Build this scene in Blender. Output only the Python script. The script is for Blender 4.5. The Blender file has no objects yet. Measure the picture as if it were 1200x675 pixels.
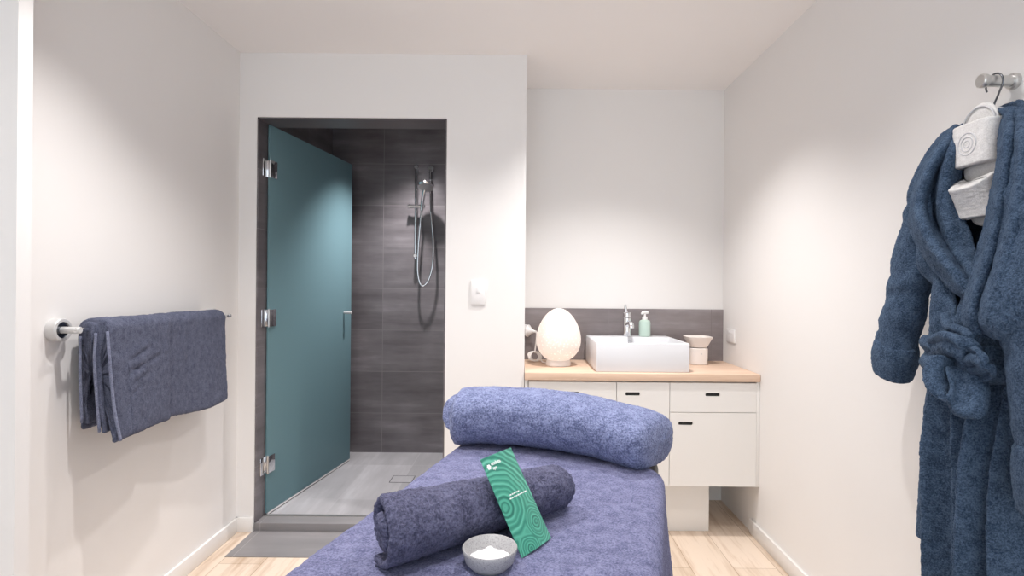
import bpy, bmesh, math, random
import numpy as np
from mathutils import Vector, Matrix

random.seed(7)
S = bpy.context.scene
COL = S.collection
PI = math.pi

# ------------------------------------------------------------------ camera
CAMH, F = 1.232, 646.0
cam_d = bpy.data.cameras.new('camera')
cam_d.sensor_width = 36
cam_d.lens = F / 1200 * 36
cam_d.shift_x = -11 / 1200
cam_d.clip_start = 0.05
cam = bpy.data.objects.new('camera', cam_d)
COL.objects.link(cam)
cam.matrix_world = (Matrix.Translation((0, 0, CAMH)) @ Matrix.Rotation(PI / 2, 4, 'X')
                    @ Matrix.Rotation(math.radians(0.5), 4, 'Z'))
S.camera = cam

# ------------------------------------------------------------------ light
S.view_settings.view_transform = 'Standard'
S.view_settings.look = 'None'
S.view_settings.exposure = 0.44
S.view_settings.gamma = 1.0
S.view_settings.use_curve_mapping = False
S.cycles.max_bounces = 10
S.cycles.diffuse_bounces = 6
W = bpy.data.worlds.new('world')
S.world = W
W.use_nodes = True
W.node_tree.nodes['Background'].inputs[0].default_value = (0.86, 0.93, 1.0, 1)
W.node_tree.nodes['Background'].inputs[1].default_value = 1.75
CEIL = 2.40


def downlight(name, x, y, power, size=0.025, angle=112, col=(1, 0.965, 0.95), tx=0, ty=0, z=None, blend=1.0):
    l = bpy.data.lights.new(name, 'SPOT')
    l.energy = power
    l.shadow_soft_size = size
    l.spot_size = math.radians(angle)
    l.spot_blend = blend
    l.color = col
    o = bpy.data.objects.new(name, l)
    o.location = (x, y, CEIL - 0.03 if z is None else z)
    o.rotation_euler = (tx, ty, 0)
    COL.objects.link(o)


downlight('downlight_lamp', -0.82, 1.52, 60)
downlight('downlight_lamp', 0.50, 1.38, 36)
downlight('downlight_lamp', 0.46, 2.38, 78)
downlight('downlight_lamp', -0.55, 2.10, 34)
downlight('downlight_lamp', -0.10, 0.35, 44)
downlight('shower_lamp', -0.72, 3.60, 118, size=0.03, col=(1, 0.96, 0.97), angle=96)

# ------------------------------------------------------------------ node materials


def mat(name, color, rough=0.5, metal=0.0, spec=0.5, **kw):
    m = bpy.data.materials.new(name)
    m.use_nodes = True
    b = m.node_tree.nodes['Principled BSDF']
    b.inputs['Base Color'].default_value = (*color, 1)
    b.inputs['Roughness'].default_value = rough
    b.inputs['Metallic'].default_value = metal
    b.inputs['Specular IOR Level'].default_value = spec
    for k, v in kw.items():
        b.inputs[k.replace('_', ' ')].default_value = v
    return m


def nd(m, t, **kw):
    n = m.node_tree.nodes.new(t)
    for k, v in kw.items():
        setattr(n, k, v)
    return n


def lk(m, a, b):
    m.node_tree.links.new(a, b)


def bsdf(m):
    return m.node_tree.nodes['Principled BSDF']


def noise(m, scale, detail=3, rough=0.5, vec=None):
    n = nd(m, 'ShaderNodeTexNoise')
    n.inputs['Scale'].default_value = scale
    n.inputs['Detail'].default_value = detail
    n.inputs['Roughness'].default_value = rough
    if vec is not None:
        lk(m, vec, n.inputs['Vector'])
    return n


def ramp(m, fac, stops):
    r = nd(m, 'ShaderNodeValToRGB')
    e = r.color_ramp.elements
    while len(e) < len(stops):
        e.new(0.5)
    for i, (p, c) in enumerate(stops):
        e[i].position = p
        e[i].color = (*c, 1) if len(c) == 3 else c
    lk(m, fac, r.inputs[0])
    return r


def mapping(m, scale=(1, 1, 1), rot=(0, 0, 0), loc=(0, 0, 0)):
    tc = nd(m, 'ShaderNodeTexCoord')
    mp = nd(m, 'ShaderNodeMapping')
    mp.inputs['Scale'].default_value = scale
    mp.inputs['Rotation'].default_value = rot
    mp.inputs['Location'].default_value = loc
    lk(m, tc.outputs['Object'], mp.inputs['Vector'])
    return mp.outputs[0]


def bump(m, height, strength=0.3, dist=0.002):
    b = nd(m, 'ShaderNodeBump')
    b.inputs['Strength'].default_value = strength
    b.inputs['Distance'].default_value = dist
    lk(m, height, b.inputs['Height'])
    lk(m, b.outputs[0], bsdf(m).inputs['Normal'])
    return b


def paint(name, c):
    m = mat(name, c, 0.62, spec=0.3)
    v = mapping(m)
    n = noise(m, 2.2, 2, vec=v)
    r = ramp(m, n.outputs[0], [(0.3, tuple(x * 0.985 for x in c)), (0.7, c)])
    lk(m, r.outputs[0], bsdf(m).inputs['Base Color'])
    n2 = noise(m, 260, 2, vec=v)
    bump(m, n2.outputs[0], 0.05, 0.001)
    return m


def mixcol(m, fac, a, b, mode='MIX'):
    n = nd(m, 'ShaderNodeMix', data_type='RGBA', blend_type=mode)
    if isinstance(fac, float):
        n.inputs[0].default_value = fac
    else:
        lk(m, fac, n.inputs[0])
    for s, i in ((a, 6), (b, 7)):
        if isinstance(s, tuple):
            n.inputs[i].default_value = (*s, 1)
        else:
            lk(m, s, n.inputs[i])
    return n.outputs[2]


def tile_mat(name, c1, c2, grout, axes, bw, bh, off=(0, 0), offset=0.0, rough=0.42):
    """axes: which object axes run along and up the tile; cement-look streaks run along it"""
    m = mat(name, c1, rough, spec=0.45)
    tc = nd(m, 'ShaderNodeTexCoord')
    sp = nd(m, 'ShaderNodeSeparateXYZ')
    lk(m, tc.outputs['Object'], sp.inputs[0])
    cb = nd(m, 'ShaderNodeCombineXYZ')
    for k in (0, 1):
        a = nd(m, 'ShaderNodeMath', operation='ADD')
        lk(m, sp.outputs['XYZ'.index(axes[k])], a.inputs[0])
        a.inputs[1].default_value = off[k]
        lk(m, a.outputs[0], cb.inputs[k])
    br = nd(m, 'ShaderNodeTexBrick', offset=offset, squash=1.0)
    lk(m, cb.outputs[0], br.inputs['Vector'])
    br.inputs['Scale'].default_value = 1
    br.inputs['Brick Width'].default_value = bw
    br.inputs['Row Height'].default_value = bh
    br.inputs['Mortar Size'].default_value = 0.0022
    br.inputs['Mortar Smooth'].default_value = 0.1
    br.inputs['Bias'].default_value = 0
    br.inputs['Color1'].default_value = (1, 1, 1, 1)
    br.inputs['Color2'].default_value = (0.80, 0.80, 0.80, 1)
    mp = nd(m, 'ShaderNodeMapping')
    mp.inputs['Scale'].default_value = (1.3, 8.5, 1)
    lk(m, cb.outputs[0], mp.inputs['Vector'])
    n = noise(m, 1.0, 6, 0.62, mp.outputs[0])
    n2 = noise(m, 3.0, 3, 0.5, cb.outputs[0])
    ad = nd(m, 'ShaderNodeMath', operation='MULTIPLY_ADD')
    lk(m, n.outputs[0], ad.inputs[0])
    ad.inputs[1].default_value = 0.65
    sc = nd(m, 'ShaderNodeMath', operation='MULTIPLY')
    lk(m, n2.outputs[0], sc.inputs[0])
    sc.inputs[1].default_value = 0.35
    lk(m, sc.outputs[0], ad.inputs[2])
    r = ramp(m, ad.outputs[0], [(0.38, c1), (0.54, tuple(.6 * a + .4 * b for a, b in zip(c1, c2))), (0.68, c2)])
    t = mixcol(m, 1.0, r.outputs[0], br.outputs['Color'], 'MULTIPLY')
    fin = mixcol(m, br.outputs['Fac'], t, grout)
    lk(m, fin, bsdf(m).inputs['Base Color'])
    bump(m, br.outputs['Fac'], -0.4, 0.002)
    return m


def wood_floor():
    m = mat('oak_planks', (0.6, 0.45, 0.3), 0.45, spec=0.4)
    v = mapping(m, rot=(0, 0, PI / 2))
    br = nd(m, 'ShaderNodeTexBrick', offset=0.37)
    lk(m, v, br.inputs['Vector'])
    for k, x in (('Scale', 1), ('Brick Width', 1.22), ('Row Height', 0.19), ('Mortar Size', 0.0012), ('Bias', 0)):
        br.inputs[k].default_value = x
    br.inputs['Color1'].default_value = (0.63, 0.51, 0.40, 1)
    br.inputs['Color2'].default_value = (0.76, 0.64, 0.53, 1)
    br.inputs['Mortar'].default_value = (0.36, 0.25, 0.16, 1)
    g = mapping(m, scale=(26, 2.2, 1))
    n = noise(m, 1.0, 8, 0.62, g)
    r = ramp(m, n.outputs[0], [(0.30, (0.72, 0.64, 0.56)), (0.52, (1, 1, 1)), (0.8, (1.0, 0.98, 0.95))])
    c = mixcol(m, 1.0, br.outputs['Color'], r.outputs[0], 'MULTIPLY')
    lk(m, c, bsdf(m).inputs['Base Color'])
    bump(m, n.outputs[0], 0.06, 0.001)
    return m


def counter_wood():
    m = mat('counter_wood', (0.66, 0.43, 0.29), 0.5, spec=0.35)
    g = mapping(m, scale=(2.0, 45, 30))
    n = noise(m, 1.0, 6, 0.6, g)
    r = ramp(m, n.outputs[0], [(0.3, (0.62, 0.44, 0.32)), (0.55, (0.74, 0.55, 0.42)), (0.8, (0.80, 0.62, 0.49))])
    lk(m, r.outputs[0], bsdf(m).inputs['Base Color'])
    return m


def terry(name, c, c2, scale=420, bs=0.9, sheen=0.35, ridges=None):
    """towelling: short looped pile, colour varies loop by loop"""
    m = mat(name, c, 0.95, spec=0.1)
    b = bsdf(m)
    b.inputs['Sheen Weight'].default_value = sheen
    b.inputs['Sheen Roughness'].default_value = 0.45
    b.inputs['Sheen Tint'].default_value = (*[min(1, x * 2.2 + 0.1) for x in c2], 1)
    v = mapping(m)
    n = noise(m, scale, 3, 0.7, v)
    n2 = noise(m, scale * 0.16, 3, 0.6, v)
    a = nd(m, 'ShaderNodeMath', operation='MULTIPLY_ADD')
    lk(m, n.outputs[0], a.inputs[0])
    a.inputs[1].default_value = 0.68
    s = nd(m, 'ShaderNodeMath', operation='MULTIPLY')
    lk(m, n2.outputs[0], s.inputs[0])
    s.inputs[1].default_value = 0.32
    lk(m, s.outputs[0], a.inputs[2])
    r = ramp(m, a.outputs[0], [(0.40, c), (0.60, c2)])
    lk(m, r.outputs[0], b.inputs['Base Color'])
    bump(m, a.outputs[0], bs, 0.006)
    return m


M = {}
M['wall'] = paint('wall_paint', (0.815, 0.80, 0.785))
M['ceiling'] = paint('ceiling_paint', (0.88, 0.855, 0.84))
M['trim'] = mat('trim_paint', (0.80, 0.785, 0.765), 0.4)
M['floor'] = wood_floor()
M['tile_back'] = tile_mat('grey_tile_back', (0.105, 0.093, 0.099), (0.27, 0.25, 0.262), (0.20, 0.185, 0.19), 'XZ', 0.6, 0.3, (1.0 - 0.6 * 0 + 0.6, -0.02 + 0.3))
M['tile_side'] = tile_mat('grey_tile_side', (0.105, 0.093, 0.099), (0.27, 0.25, 0.262), (0.20, 0.185, 0.19), 'YZ', 0.6, 0.3, (0.05, 0.28))
M['tile_floor'] = tile_mat('grey_tile_floor', (0.36, 0.35, 0.36), (0.54, 0.53, 0.545), (0.42, 0.41, 0.42), 'YX', 0.6, 0.3, (0.5, 1.62))
M['tile_mat'] = tile_mat('grey_tile_landing', (0.235, 0.225, 0.228), (0.33, 0.315, 0.32), (0.3, 0.29, 0.29), 'XY', 1.2, 1.2, (2.5, 0.4))
M['splash'] = tile_mat('grey_tile_splash', (0.175, 0.150, 0.152), (0.36, 0.325, 0.33), (0.21, 0.185, 0.188), 'XZ', 0.6, 0.4, (0.09, -0.75))
M['counter'] = counter_wood()
M['cab'] = mat('cabinet_white', (0.78, 0.765, 0.74), 0.38)
M['cab_in'] = mat('cabinet_gap', (0.45, 0.43, 0.41), 0.7)
M['slot'] = mat('slot_shade_black', (0.012, 0.012, 0.012), 0.6)  # near-black colour stands in for the shade inside the finger slots
M['ceramic'] = mat('white_ceramic', (0.70, 0.71, 0.735), 0.3)
M['chrome'] = mat('chrome', (0.80, 0.81, 0.83), 0.09, 1.0)
M['satin'] = mat('satin_metal', (0.62, 0.62, 0.61), 0.32, 1.0)
M['rail_grey'] = mat('pale_grey_metal', (0.62, 0.62, 0.62), 0.35, 0.25)
M['dark_chrome'] = mat('dark_chrome', (0.16, 0.17, 0.19), 0.18, 1.0)
M['plastic'] = mat('white_plastic', (0.80, 0.79, 0.785), 0.35)
M['soap'] = mat('sage_plastic', (0.47, 0.60, 0.53), 0.4)
M['burner'] = mat('cream_ceramic', (0.80, 0.75, 0.715), 0.5)
M['vinyl'] = mat('black_vinyl', (0.02, 0.02, 0.024), 0.45)
M['leg_wood'] = mat('table_leg_wood', (0.36, 0.20, 0.10), 0.5)
M['cord'] = mat('white_cord', (0.72, 0.68, 0.65), 0.5)
M['blanket'] = terry('blanket_towelling', (0.085, 0.090, 0.172), (0.225, 0.233, 0.372), 230, 1.0, sheen=.2)
M['pillow'] = terry('pillow_towelling', (0.085, 0.100, 0.195), (0.255, 0.29, 0.465), 190, 1.0, sheen=.2)
M['roll'] = terry('roll_towelling', (0.045, 0.046, 0.082), (0.130, 0.133, 0.212), 200, 1.0, sheen=.2)
M['towel'] = terry('hand_towelling', (0.050, 0.057, 0.092), (0.145, 0.158, 0.225), 380, 0.8, sheen=.2)
M['hem'] = terry('towel_hem', (0.11, 0.12, 0.18), (0.26, 0.28, 0.38), 500, 0.5)
M['robe'] = terry('robe_fleece', (0.024, 0.044, 0.080), (0.088, 0.134, 0.210), 260, 1.0, sheen=0.2)
M['slipper'] = terry('slipper_towelling', (0.62, 0.61, 0.60), (0.80, 0.79, 0.78), 500, 0.35, sheen=0.1)
M['slipper_emboss'] = mat('embossed_thread', (0.56, 0.56, 0.58), 0.8)
M['salt'] = mat('white_salt', (0.88, 0.88, 0.90), 0.7)
m = mat('grey_stoneware', (0.34, 0.335, 0.345), 0.5)
n_ = noise(m, 420, 2, 0.6, mapping(m))
r_ = ramp(m, n_.outputs[0], [(0.33, (0.23, 0.225, 0.23)), (0.45, (0.36, 0.355, 0.36)), (0.7, (0.42, 0.415, 0.42))])
lk(m, r_.outputs[0], bsdf(m).inputs['Base Color'])
M['bowl'] = m
M['bowl_rim'] = mat('bowl_rim_glaze', (0.62, 0.61, 0.60), 0.4)

# frosted teal glass
m = bpy.data.materials.new('frosted_glass')
m.use_nodes = True
nt = m.node_tree
out = nt.nodes['Material Output']
b = nt.nodes['Principled BSDF']
b.inputs['Base Color'].default_value = (0.50, 0.74, 0.76, 1)
b.inputs['Roughness'].default_value = 0.42
b.inputs['Transmission Weight'].default_value = 1.0
b.inputs['IOR'].default_value = 1.45
df = nt.nodes.new('ShaderNodeBsdfDiffuse')
df.inputs[0].default_value = (0.36, 0.60, 0.67, 1)
tl = nt.nodes.new('ShaderNodeBsdfTranslucent')
tl.inputs[0].default_value = (0.08, 0.14, 0.15, 1)
mx = nt.nodes.new('ShaderNodeMixShader')
mx.inputs[0].default_value = 0.40
nt.links.new(df.outputs[0], mx.inputs[1])
nt.links.new(tl.outputs[0], mx.inputs[2])
mx2 = nt.nodes.new('ShaderNodeMixShader')
mx2.inputs[0].default_value = 0.30
nt.links.new(mx.outputs[0], mx2.inputs[1])
nt.links.new(b.outputs[0], mx2.inputs[2])
nt.links.new(mx2.outputs[0], out.inputs[0])
M['glass'] = m
M['glass_edge'] = mat('glass_edge', (0.25, 0.45, 0.44), 0.2)

# glowing lamp shell with pierced pattern
m = bpy.data.materials.new('lamp_glow')
m.use_nodes = True
b = bsdf(m)
b.inputs['Base Color'].default_value = (0.60, 0.54, 0.50, 1)
b.inputs['Roughness'].default_value = 0.4
vo = nd(m, 'ShaderNodeTexVoronoi')
vo.inputs['Scale'].default_value = 75
lk(m, mapping(m), vo.inputs['Vector'])
rr = ramp(m, vo.outputs['Distance'], [(0.15, (1.0, 0.93, 0.86)), (0.40, (0.62, 0.53, 0.47))])
lk(m, rr.outputs[0], b.inputs['Emission Color'])
b.inputs['Emission Strength'].default_value = 0.50
M['egg'] = m

# ------------------------------------------------------------------ object helpers


def tag(o, label=None, cat=None, group=None, kind=None):
    if label:
        o['label'] = label
    if cat:
        o['category'] = cat
    if group:
        o['group'] = group
    if kind:
        o['kind'] = kind
    return o


def thing(name, loc, label, cat, rz=0, group=None):
    o = bpy.data.objects.new(name, None)
    o.empty_display_size = 0.05
    o.location = loc
    o.rotation_euler = (0, 0, rz)
    COL.objects.link(o)
    bpy.context.view_layer.update()
    return tag(o, label, cat, group)


def world_of(o):
    """matrix from the chain of parents, without waiting for a scene update"""
    m_ = o.matrix_basis.copy()
    while o.parent:
        o = o.parent
        m_ = o.matrix_basis @ m_
    return m_


def link(name, me, material, parent=None, smooth=True):
    """vertices are given in world space; a parented mesh is stored relative to its parent"""
    o = bpy.data.objects.new(name, me)
    COL.objects.link(o)
    if material:
        me.materials.append(material)
    if smooth:
        me.polygons.foreach_set('use_smooth', [True] * len(me.polygons))
    if parent:
        me.transform(world_of(parent).inverted())
        o.parent = parent
    return o


def mesh_vf(name, verts, faces, material, parent=None, smooth=True):
    me = bpy.data.meshes.new(name)
    me.from_pydata([tuple(map(float, v)) for v in verts], [], [tuple(map(int, f)) for f in faces])
    me.update()
    return link(name, me, material, parent, smooth)


def bm_obj(name, bm, material, parent=None, smooth=False, sharp=None):
    bmesh.ops.recalc_face_normals(bm, faces=bm.faces)
    me = bpy.data.meshes.new(name)
    bm.to_mesh(me)
    bm.free()
    o = link(name, me, material, parent, smooth)
    if smooth:
        me.set_sharp_from_angle(angle=math.radians(sharp or 40))
    return o


def add_box(bm, x0, x1, y0, y1, z0, z1, bev=0.0, seg=2):
    b2 = bmesh.new()
    bmesh.ops.create_cube(b2, size=1)
    for v in b2.verts:
        v.co = Vector((x0 + (v.co.x + .5) * (x1 - x0), y0 + (v.co.y + .5) * (y1 - y0), z0 + (v.co.z + .5) * (z1 - z0)))
    if bev:
        bmesh.ops.bevel(b2, geom=b2.edges[:], offset=bev, segments=seg, affect='EDGES', profile=0.5)
    me = bpy.data.meshes.new('tmp')
    b2.to_mesh(me)
    b2.free()
    bm.from_mesh(me)
    bpy.data.meshes.remove(me)


def box(name, x0, x1, y0, y1, z0, z1, material, parent=None, bev=0.0, seg=2):
    bm = bmesh.new()
    add_box(bm, x0, x1, y0, y1, z0, z1, bev, seg)
    return bm_obj(name, bm, material, parent, smooth=bev > 0)


def struct(o):
    o['kind'] = 'structure'
    return o


def frame_of(a, b):
    d = (Vector(b) - Vector(a)).normalized()
    u = d.orthogonal().normalized()
    return d, u, d.cross(u)


def lathe(name, prof, origin, axis, material, parent=None, n=40, sharp=35):
    """prof: (radius, height along axis) pairs"""
    o = Vector(origin)
    d, u, w = frame_of((0, 0, 0), axis)
    vs, fs = [], []
    rows = []
    for r, h in prof:
        if r < 1e-6:
            rows.append([len(vs)])
            vs.append(o + d * h)
        else:
            rows.append(list(range(len(vs), len(vs) + n)))
            for k in range(n):
                a = 2 * PI * k / n
                vs.append(o + d * h + (u * math.cos(a) + w * math.sin(a)) * r)
    for A, B in zip(rows[:-1], rows[1:]):
        for k in range(n):
            k2 = (k + 1) % n
            if len(A) == 1 and len(B) == 1:
                continue
            if len(A) == 1:
                fs.append((A[0], B[k2], B[k]))
            elif len(B) == 1:
                fs.append((A[k], A[k2], B[0]))
            else:
                fs.append((A[k], A[k2], B[k2], B[k]))
    for R, rev in ((rows[0], True), (rows[-1], False)):
        if len(R) > 1 and prof[0] != prof[-1]:
            fs.append(tuple(reversed(R)) if rev else tuple(R))
    me = bpy.data.meshes.new(name)
    me.from_pydata([tuple(v) for v in vs], [], fs)
    me.update()
    bm = bmesh.new()
    bm.from_mesh(me)
    bmesh.ops.recalc_face_normals(bm, faces=bm.faces)
    bm.to_mesh(me)
    bm.free()
    ob = link(name, me, material, parent, True)
    me.set_sharp_from_angle(angle=math.radians(sharp))
    return ob


def cyl(name, a, b, r, material, parent=None, n=28, bev=0.0):
    L = (Vector(b) - Vector(a)).length
    e = min(bev, r * .5)
    prof = [(r - e, 0), (r, e), (r, L - e), (r - e, L)] if e else [(r, 0), (r, L)]
    prof = [(0, 0)] + prof + [(0, L)]
    return lathe(name, prof, a, Vector(b) - Vector(a), material, parent, n)


def catmull(P, n, closed=False):
    P = np.asarray(P, float)
    m = len(P)
    t = np.linspace(0, m if closed else m - 1, n, endpoint=not closed)
    i = np.floor(t).astype(int)
    if not closed:
        i = np.minimum(i, m - 2)
    f = (t - i)[:, None]

    def g(k):
        if closed:
            return P[k % m]
        q = P[np.clip(k, 0, m - 1)].copy()
        q[k < 0] = 2 * P[0] - P[1]
        q[k > m - 1] = 2 * P[-1] - P[-2]
        return q
    a, b_, c, d = g(i - 1), g(i), g(i + 1), g(i + 2)
    return 0.5 * ((2 * b_) + (c - a) * f + (2 * a - 5 * b_ + 4 * c - d) * f ** 2 + (3 * b_ - a - 3 * c + d) * f ** 3)


def tube_pts(pts, r, n=12, closed=False):
    P = np.asarray(pts, float)
    m = len(P)
    T = np.zeros_like(P)
    T[1:-1] = P[2:] - P[:-2]
    if closed:
        T[0] = P[1] - P[-1]
        T[-1] = P[0] - P[-2]
    else:
        T[0] = P[1] - P[0]
        T[-1] = P[-1] - P[-2]
    T /= np.linalg.norm(T, axis=1)[:, None]
    u = np.array(Vector(T[0]).orthogonal().normalized())
    vs = []
    rad = np.broadcast_to(np.asarray(r, float), (m,))
    for k in range(m):
        u = u - T[k] * (u @ T[k])
        u /= np.linalg.norm(u)
        w = np.cross(T[k], u)
        for j in range(n):
            a = 2 * PI * j / n
            vs.append(P[k] + rad[k] * (u * math.cos(a) + w * math.sin(a)))
    fs = []
    for k in range(m if closed else m - 1):
        k2 = (k + 1) % m
        for j in range(n):
            j2 = (j + 1) % n
            fs.append((k * n + j, k * n + j2, k2 * n + j2, k2 * n + j))
    if not closed:
        fs.append(tuple(range(n))[::-1])
        fs.append(tuple((m - 1) * n + j for j in range(n)))
    return vs, fs


def tube(name, ctrl, r, material, parent=None, res=10, n=12, closed=False, smooth_path=True):
    pts = catmull(ctrl, (len(ctrl) - (0 if closed else 1)) * res + 1, closed) if smooth_path else ctrl
    if not np.isscalar(r):
        r = np.interp(np.linspace(0, 1, len(pts)), np.linspace(0, 1, len(r)), r)
    vs, fs = tube_pts(pts, r, n, closed)
    return mesh_vf(name, vs, fs, material, parent)


# value noise in numpy, used to give cloth real relief
_R = np.random.RandomState(11).rand(64, 64, 64)


def vnoise(P, scale, seed=0.0):
    Q = P * scale + 57.3 + seed
    i = np.floor(Q).astype(int)
    f = Q - i
    f = f * f * (3 - 2 * f)
    out = 0
    for dx in (0, 1):
        for dy in (0, 1):
            for dz in (0, 1):
                w = (f[..., 0] if dx else 1 - f[..., 0]) * (f[..., 1] if dy else 1 - f[..., 1]) * (f[..., 2] if dz else 1 - f[..., 2])
                out = out + w * _R[(i[..., 0] + dx) % 64, (i[..., 1] + dy) % 64, (i[..., 2] + dz) % 64]
    return out * 2 - 1


def grid_normals(G, cu=False, cv=False):
    du = np.gradient(G, axis=0)
    dv = np.gradient(G, axis=1)
    if cu:
        du = (np.roll(G, -1, 0) - np.roll(G, 1, 0)) / 2
    if cv:
        dv = (np.roll(G, -1, 1) - np.roll(G, 1, 1)) / 2
    N = np.cross(du, dv)
    L = np.linalg.norm(N, axis=2, keepdims=True)
    return N / np.maximum(L, 1e-9)


def fluff(G, amp=0.0012, scale=170, cu=False, cv=False, lump=0.0, lscale=22, seed=0):
    N = grid_normals(G, cu, cv)
    d = amp * (vnoise(G, scale, seed) + 0.6 * vnoise(G, scale * 2.1, seed + 5))
    if lump:
        d = d + lump * vnoise(G, lscale, seed + 9)
    return G + N * d[..., None]


def grid_mesh(name, G, material, parent=None, cu=False, cv=False, cap_u=False, cap_v=False):
    nu, nv = G.shape[:2]
    fs = []
    for i in range(nu if cu else nu - 1):
        i2 = (i + 1) % nu
        for j in range(nv if cv else nv - 1):
            j2 = (j + 1) % nv
            fs.append((i * nv + j, i2 * nv + j, i2 * nv + j2, i * nv + j2))
    V = G.reshape(-1, 3).tolist()
    if cap_u:      # close the first and last row with fans
        for i, rev in ((0, False), (nu - 1, True)):
            c = len(V)
            V.append(G[i].mean(axis=0).tolist())
            for j in range(nv):
                j2 = (j + 1) % nv
                f = (c, i * nv + j, i * nv + j2)
                fs.append(f[::-1] if rev else f)
    me = bpy.data.meshes.new(name)
    me.from_pydata(V, [], fs)
    me.update()
    bm = bmesh.new()
    bm.from_mesh(me)
    bmesh.ops.recalc_face_normals(bm, faces=bm.faces)
    bm.to_mesh(me)
    bm.free()
    return link(name, me, material, parent, True)


def thick(G, t, taper=True):
    """turn a sheet (nu x nv) into a closed pad with rounded long edges: returns grid closed in v"""
    N = grid_normals(G)
    nu, nv = G.shape[:2]
    top = G + N * (t / 2)
    bot = G - N * (t / 2)
    dv0 = G[:, 0] - G[:, 1]
    dv1 = G[:, -1] - G[:, -2]
    dv0 /= np.linalg.norm(dv0, axis=1, keepdims=True) + 1e-9
    dv1 /= np.linalg.norm(dv1, axis=1, keepdims=True) + 1e-9
    rows = [top]
    e = []
    for a in (PI * .25, PI * .5, PI * .75):
        e.append((G[:, -1] + (dv1 * math.sin(a) + N[:, -1] * math.cos(a)) * t / 2)[:, None])
    rows += e
    rows.append(bot[:, ::-1])
    for a in (PI * .25, PI * .5, PI * .75):
        rows.append((G[:, 0] + (dv0 * math.sin(a) - N[:, 0] * math.cos(a)) * t / 2)[:, None])
    return np.concatenate(rows, axis=1)


def pad(name, G, t, material, parent=None, amp=0.0012, scale=170, lump=0.0, lscale=22, seed=0, swap=False):
    if swap:
        G = G.transpose(1, 0, 2)
    H = thick(G, t)
    # round the two remaining ends
    dirs = H[0] - H[1]
    c0 = H[0].mean(axis=0)
    m0, m1 = (G[0][:, None] if False else None), None
    d0 = (G[0] - G[1]); d0 /= np.linalg.norm(d0, axis=1, keepdims=True) + 1e-9
    d1 = (G[-1] - G[-2]); d1 /= np.linalg.norm(d1, axis=1, keepdims=True) + 1e-9

    def mid(Gr):
        return np.concatenate([Gr, np.repeat(Gr[-1:], 3, 0), Gr[::-1], np.repeat(Gr[:1], 3, 0)], axis=0)
    A, B = mid(G[0]), mid(G[-1])
    D0, D1 = mid(d0), mid(d1)
    pre, post = [], []
    for a in (0.999, 0.7, 0.35):
        s = math.sqrt(1 - a * a)
        pre.append(A + (H[0] - A) * s + D0 * a * t / 2)
        post.insert(0, B + (H[-1] - B) * s + D1 * a * t / 2)
    H = np.concatenate([np.array(pre), H, np.array(post)], axis=0)
    H = fluff(H, amp, scale, cv=True, lump=lump, lscale=lscale, seed=seed)
    return grid_mesh(name, H, material, parent, cv=True, cap_u=True)


def loft_curves(curves, nu, nv):
    """curves: list of control polylines (equal meaning along u); returns nu x nv x 3"""
    C = np.array([catmull(c, nu) for c in curves])            # k x nu x 3
    return np.array([catmull(C[:, i], nv) for i in range(nu)])


def ring_loft(rings, nu, nv):
    """rings: list of closed control rings with equal counts; returns nu x nv x 3 closed in v"""
    R = np.array([catmull(r, nv, True) for r in rings])
    return np.array([catmull(R[:, j], nu) for j in range(nv)]).transpose(1, 0, 2)


# ------------------------------------------------------------------ the room
XL, XR = -1.42, 1.18          # side walls
YD = 2.764                    # wall with the shower doorway
YB = 3.227                    # back wall behind the vanity
XJ = 0.018                    # edge of the shower wall block
YF = -1.6                     # the room is open behind the photographer
struct(box('floor', XL - .1, XR + .1, YF, YD + .6, -0.06, 0, M['floor']))
struct(box('ceiling', XL - .1, XR + .1, YF, 4.2, CEIL, CEIL + .08, M['ceiling']))
struct(box('wall_left', XL - .1, XL, YF, YD + .12, 0, CEIL, M['wall']))
struct(box('wall_right', XR, XR + .1, YF, YB + .1, 0, CEIL, M['wall']))
struct(box('wall_back', XJ - .1, XR, YB, YB + .1, 0, CEIL, M['wall']))
DX0, DX1, DZ = -1.332, -0.380, 2.078
bm = bmesh.new()
add_box(bm, XL, DX0, YD, YD + .15, 0, CEIL)
add_box(bm, DX0, DX1, YD, YD + .15, DZ, CEIL)
add_box(bm, DX1, XJ, YD, YD + .15, 0, CEIL)
add_box(bm, XJ - .1, XJ, YD + .15, YB, 0, CEIL)
struct(bm_obj('wall_shower', bm, M['wall']))
# tiled lining of the doorway
bm = bmesh.new()
add_box(bm, DX0, DX0 + .008, YD + .004, YD + .16, 0.04, DZ)
add_box(bm, DX1 - .008, DX1, YD + .004, YD + .16, 0.04, DZ)
add_box(bm, DX0, DX1, YD + .004, YD + .16, DZ - .008, DZ)
struct(bm_obj('trim_doorway', bm, M['tile_side']))
struct(box('wall_shower_back', -1.39, -0.10, 3.984, 4.06, 0, CEIL, M['tile_back']))
struct(box('wall_shower_left', -1.47, -1.375, YD + .15, 4.06, 0, CEIL, M['tile_side']))
struct(box('wall_shower_right', -0.17, -0.10, YD + .15, 4.06, 0, CEIL, M['tile_side']))
struct(box('floor_shower', -1.40, -0.10, YD + .10, 4.0, -0.02, 0.036, M['tile_floor']))
struct(box('trim_shower_step', DX0, DX1, YD + .0, YD + .115, -0.02, 0.042, M['tile_mat'], bev=0.002))
struct(box('trim_threshold_seal', DX0 + .008, DX1 - .008, YD + .083, YD + .089, 0.042, 0.046, M['satin']))
struct(box('trim_landing', -1.335, -0.30, 2.50, YD + .0, -0.02, 0.003, M['tile_mat']))
struct(box('wall_nib', -1.60, -1.288, 1.405, 1.448, 0, CEIL, M['wall']))


def baseboard(name, pts_):
    bm = bmesh.new()
    for b_ in pts_:
        add_box(bm, *b_, 0, 0.072, 0.003)
    struct(bm_obj(name, bm, M['trim'], smooth=True))


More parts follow.
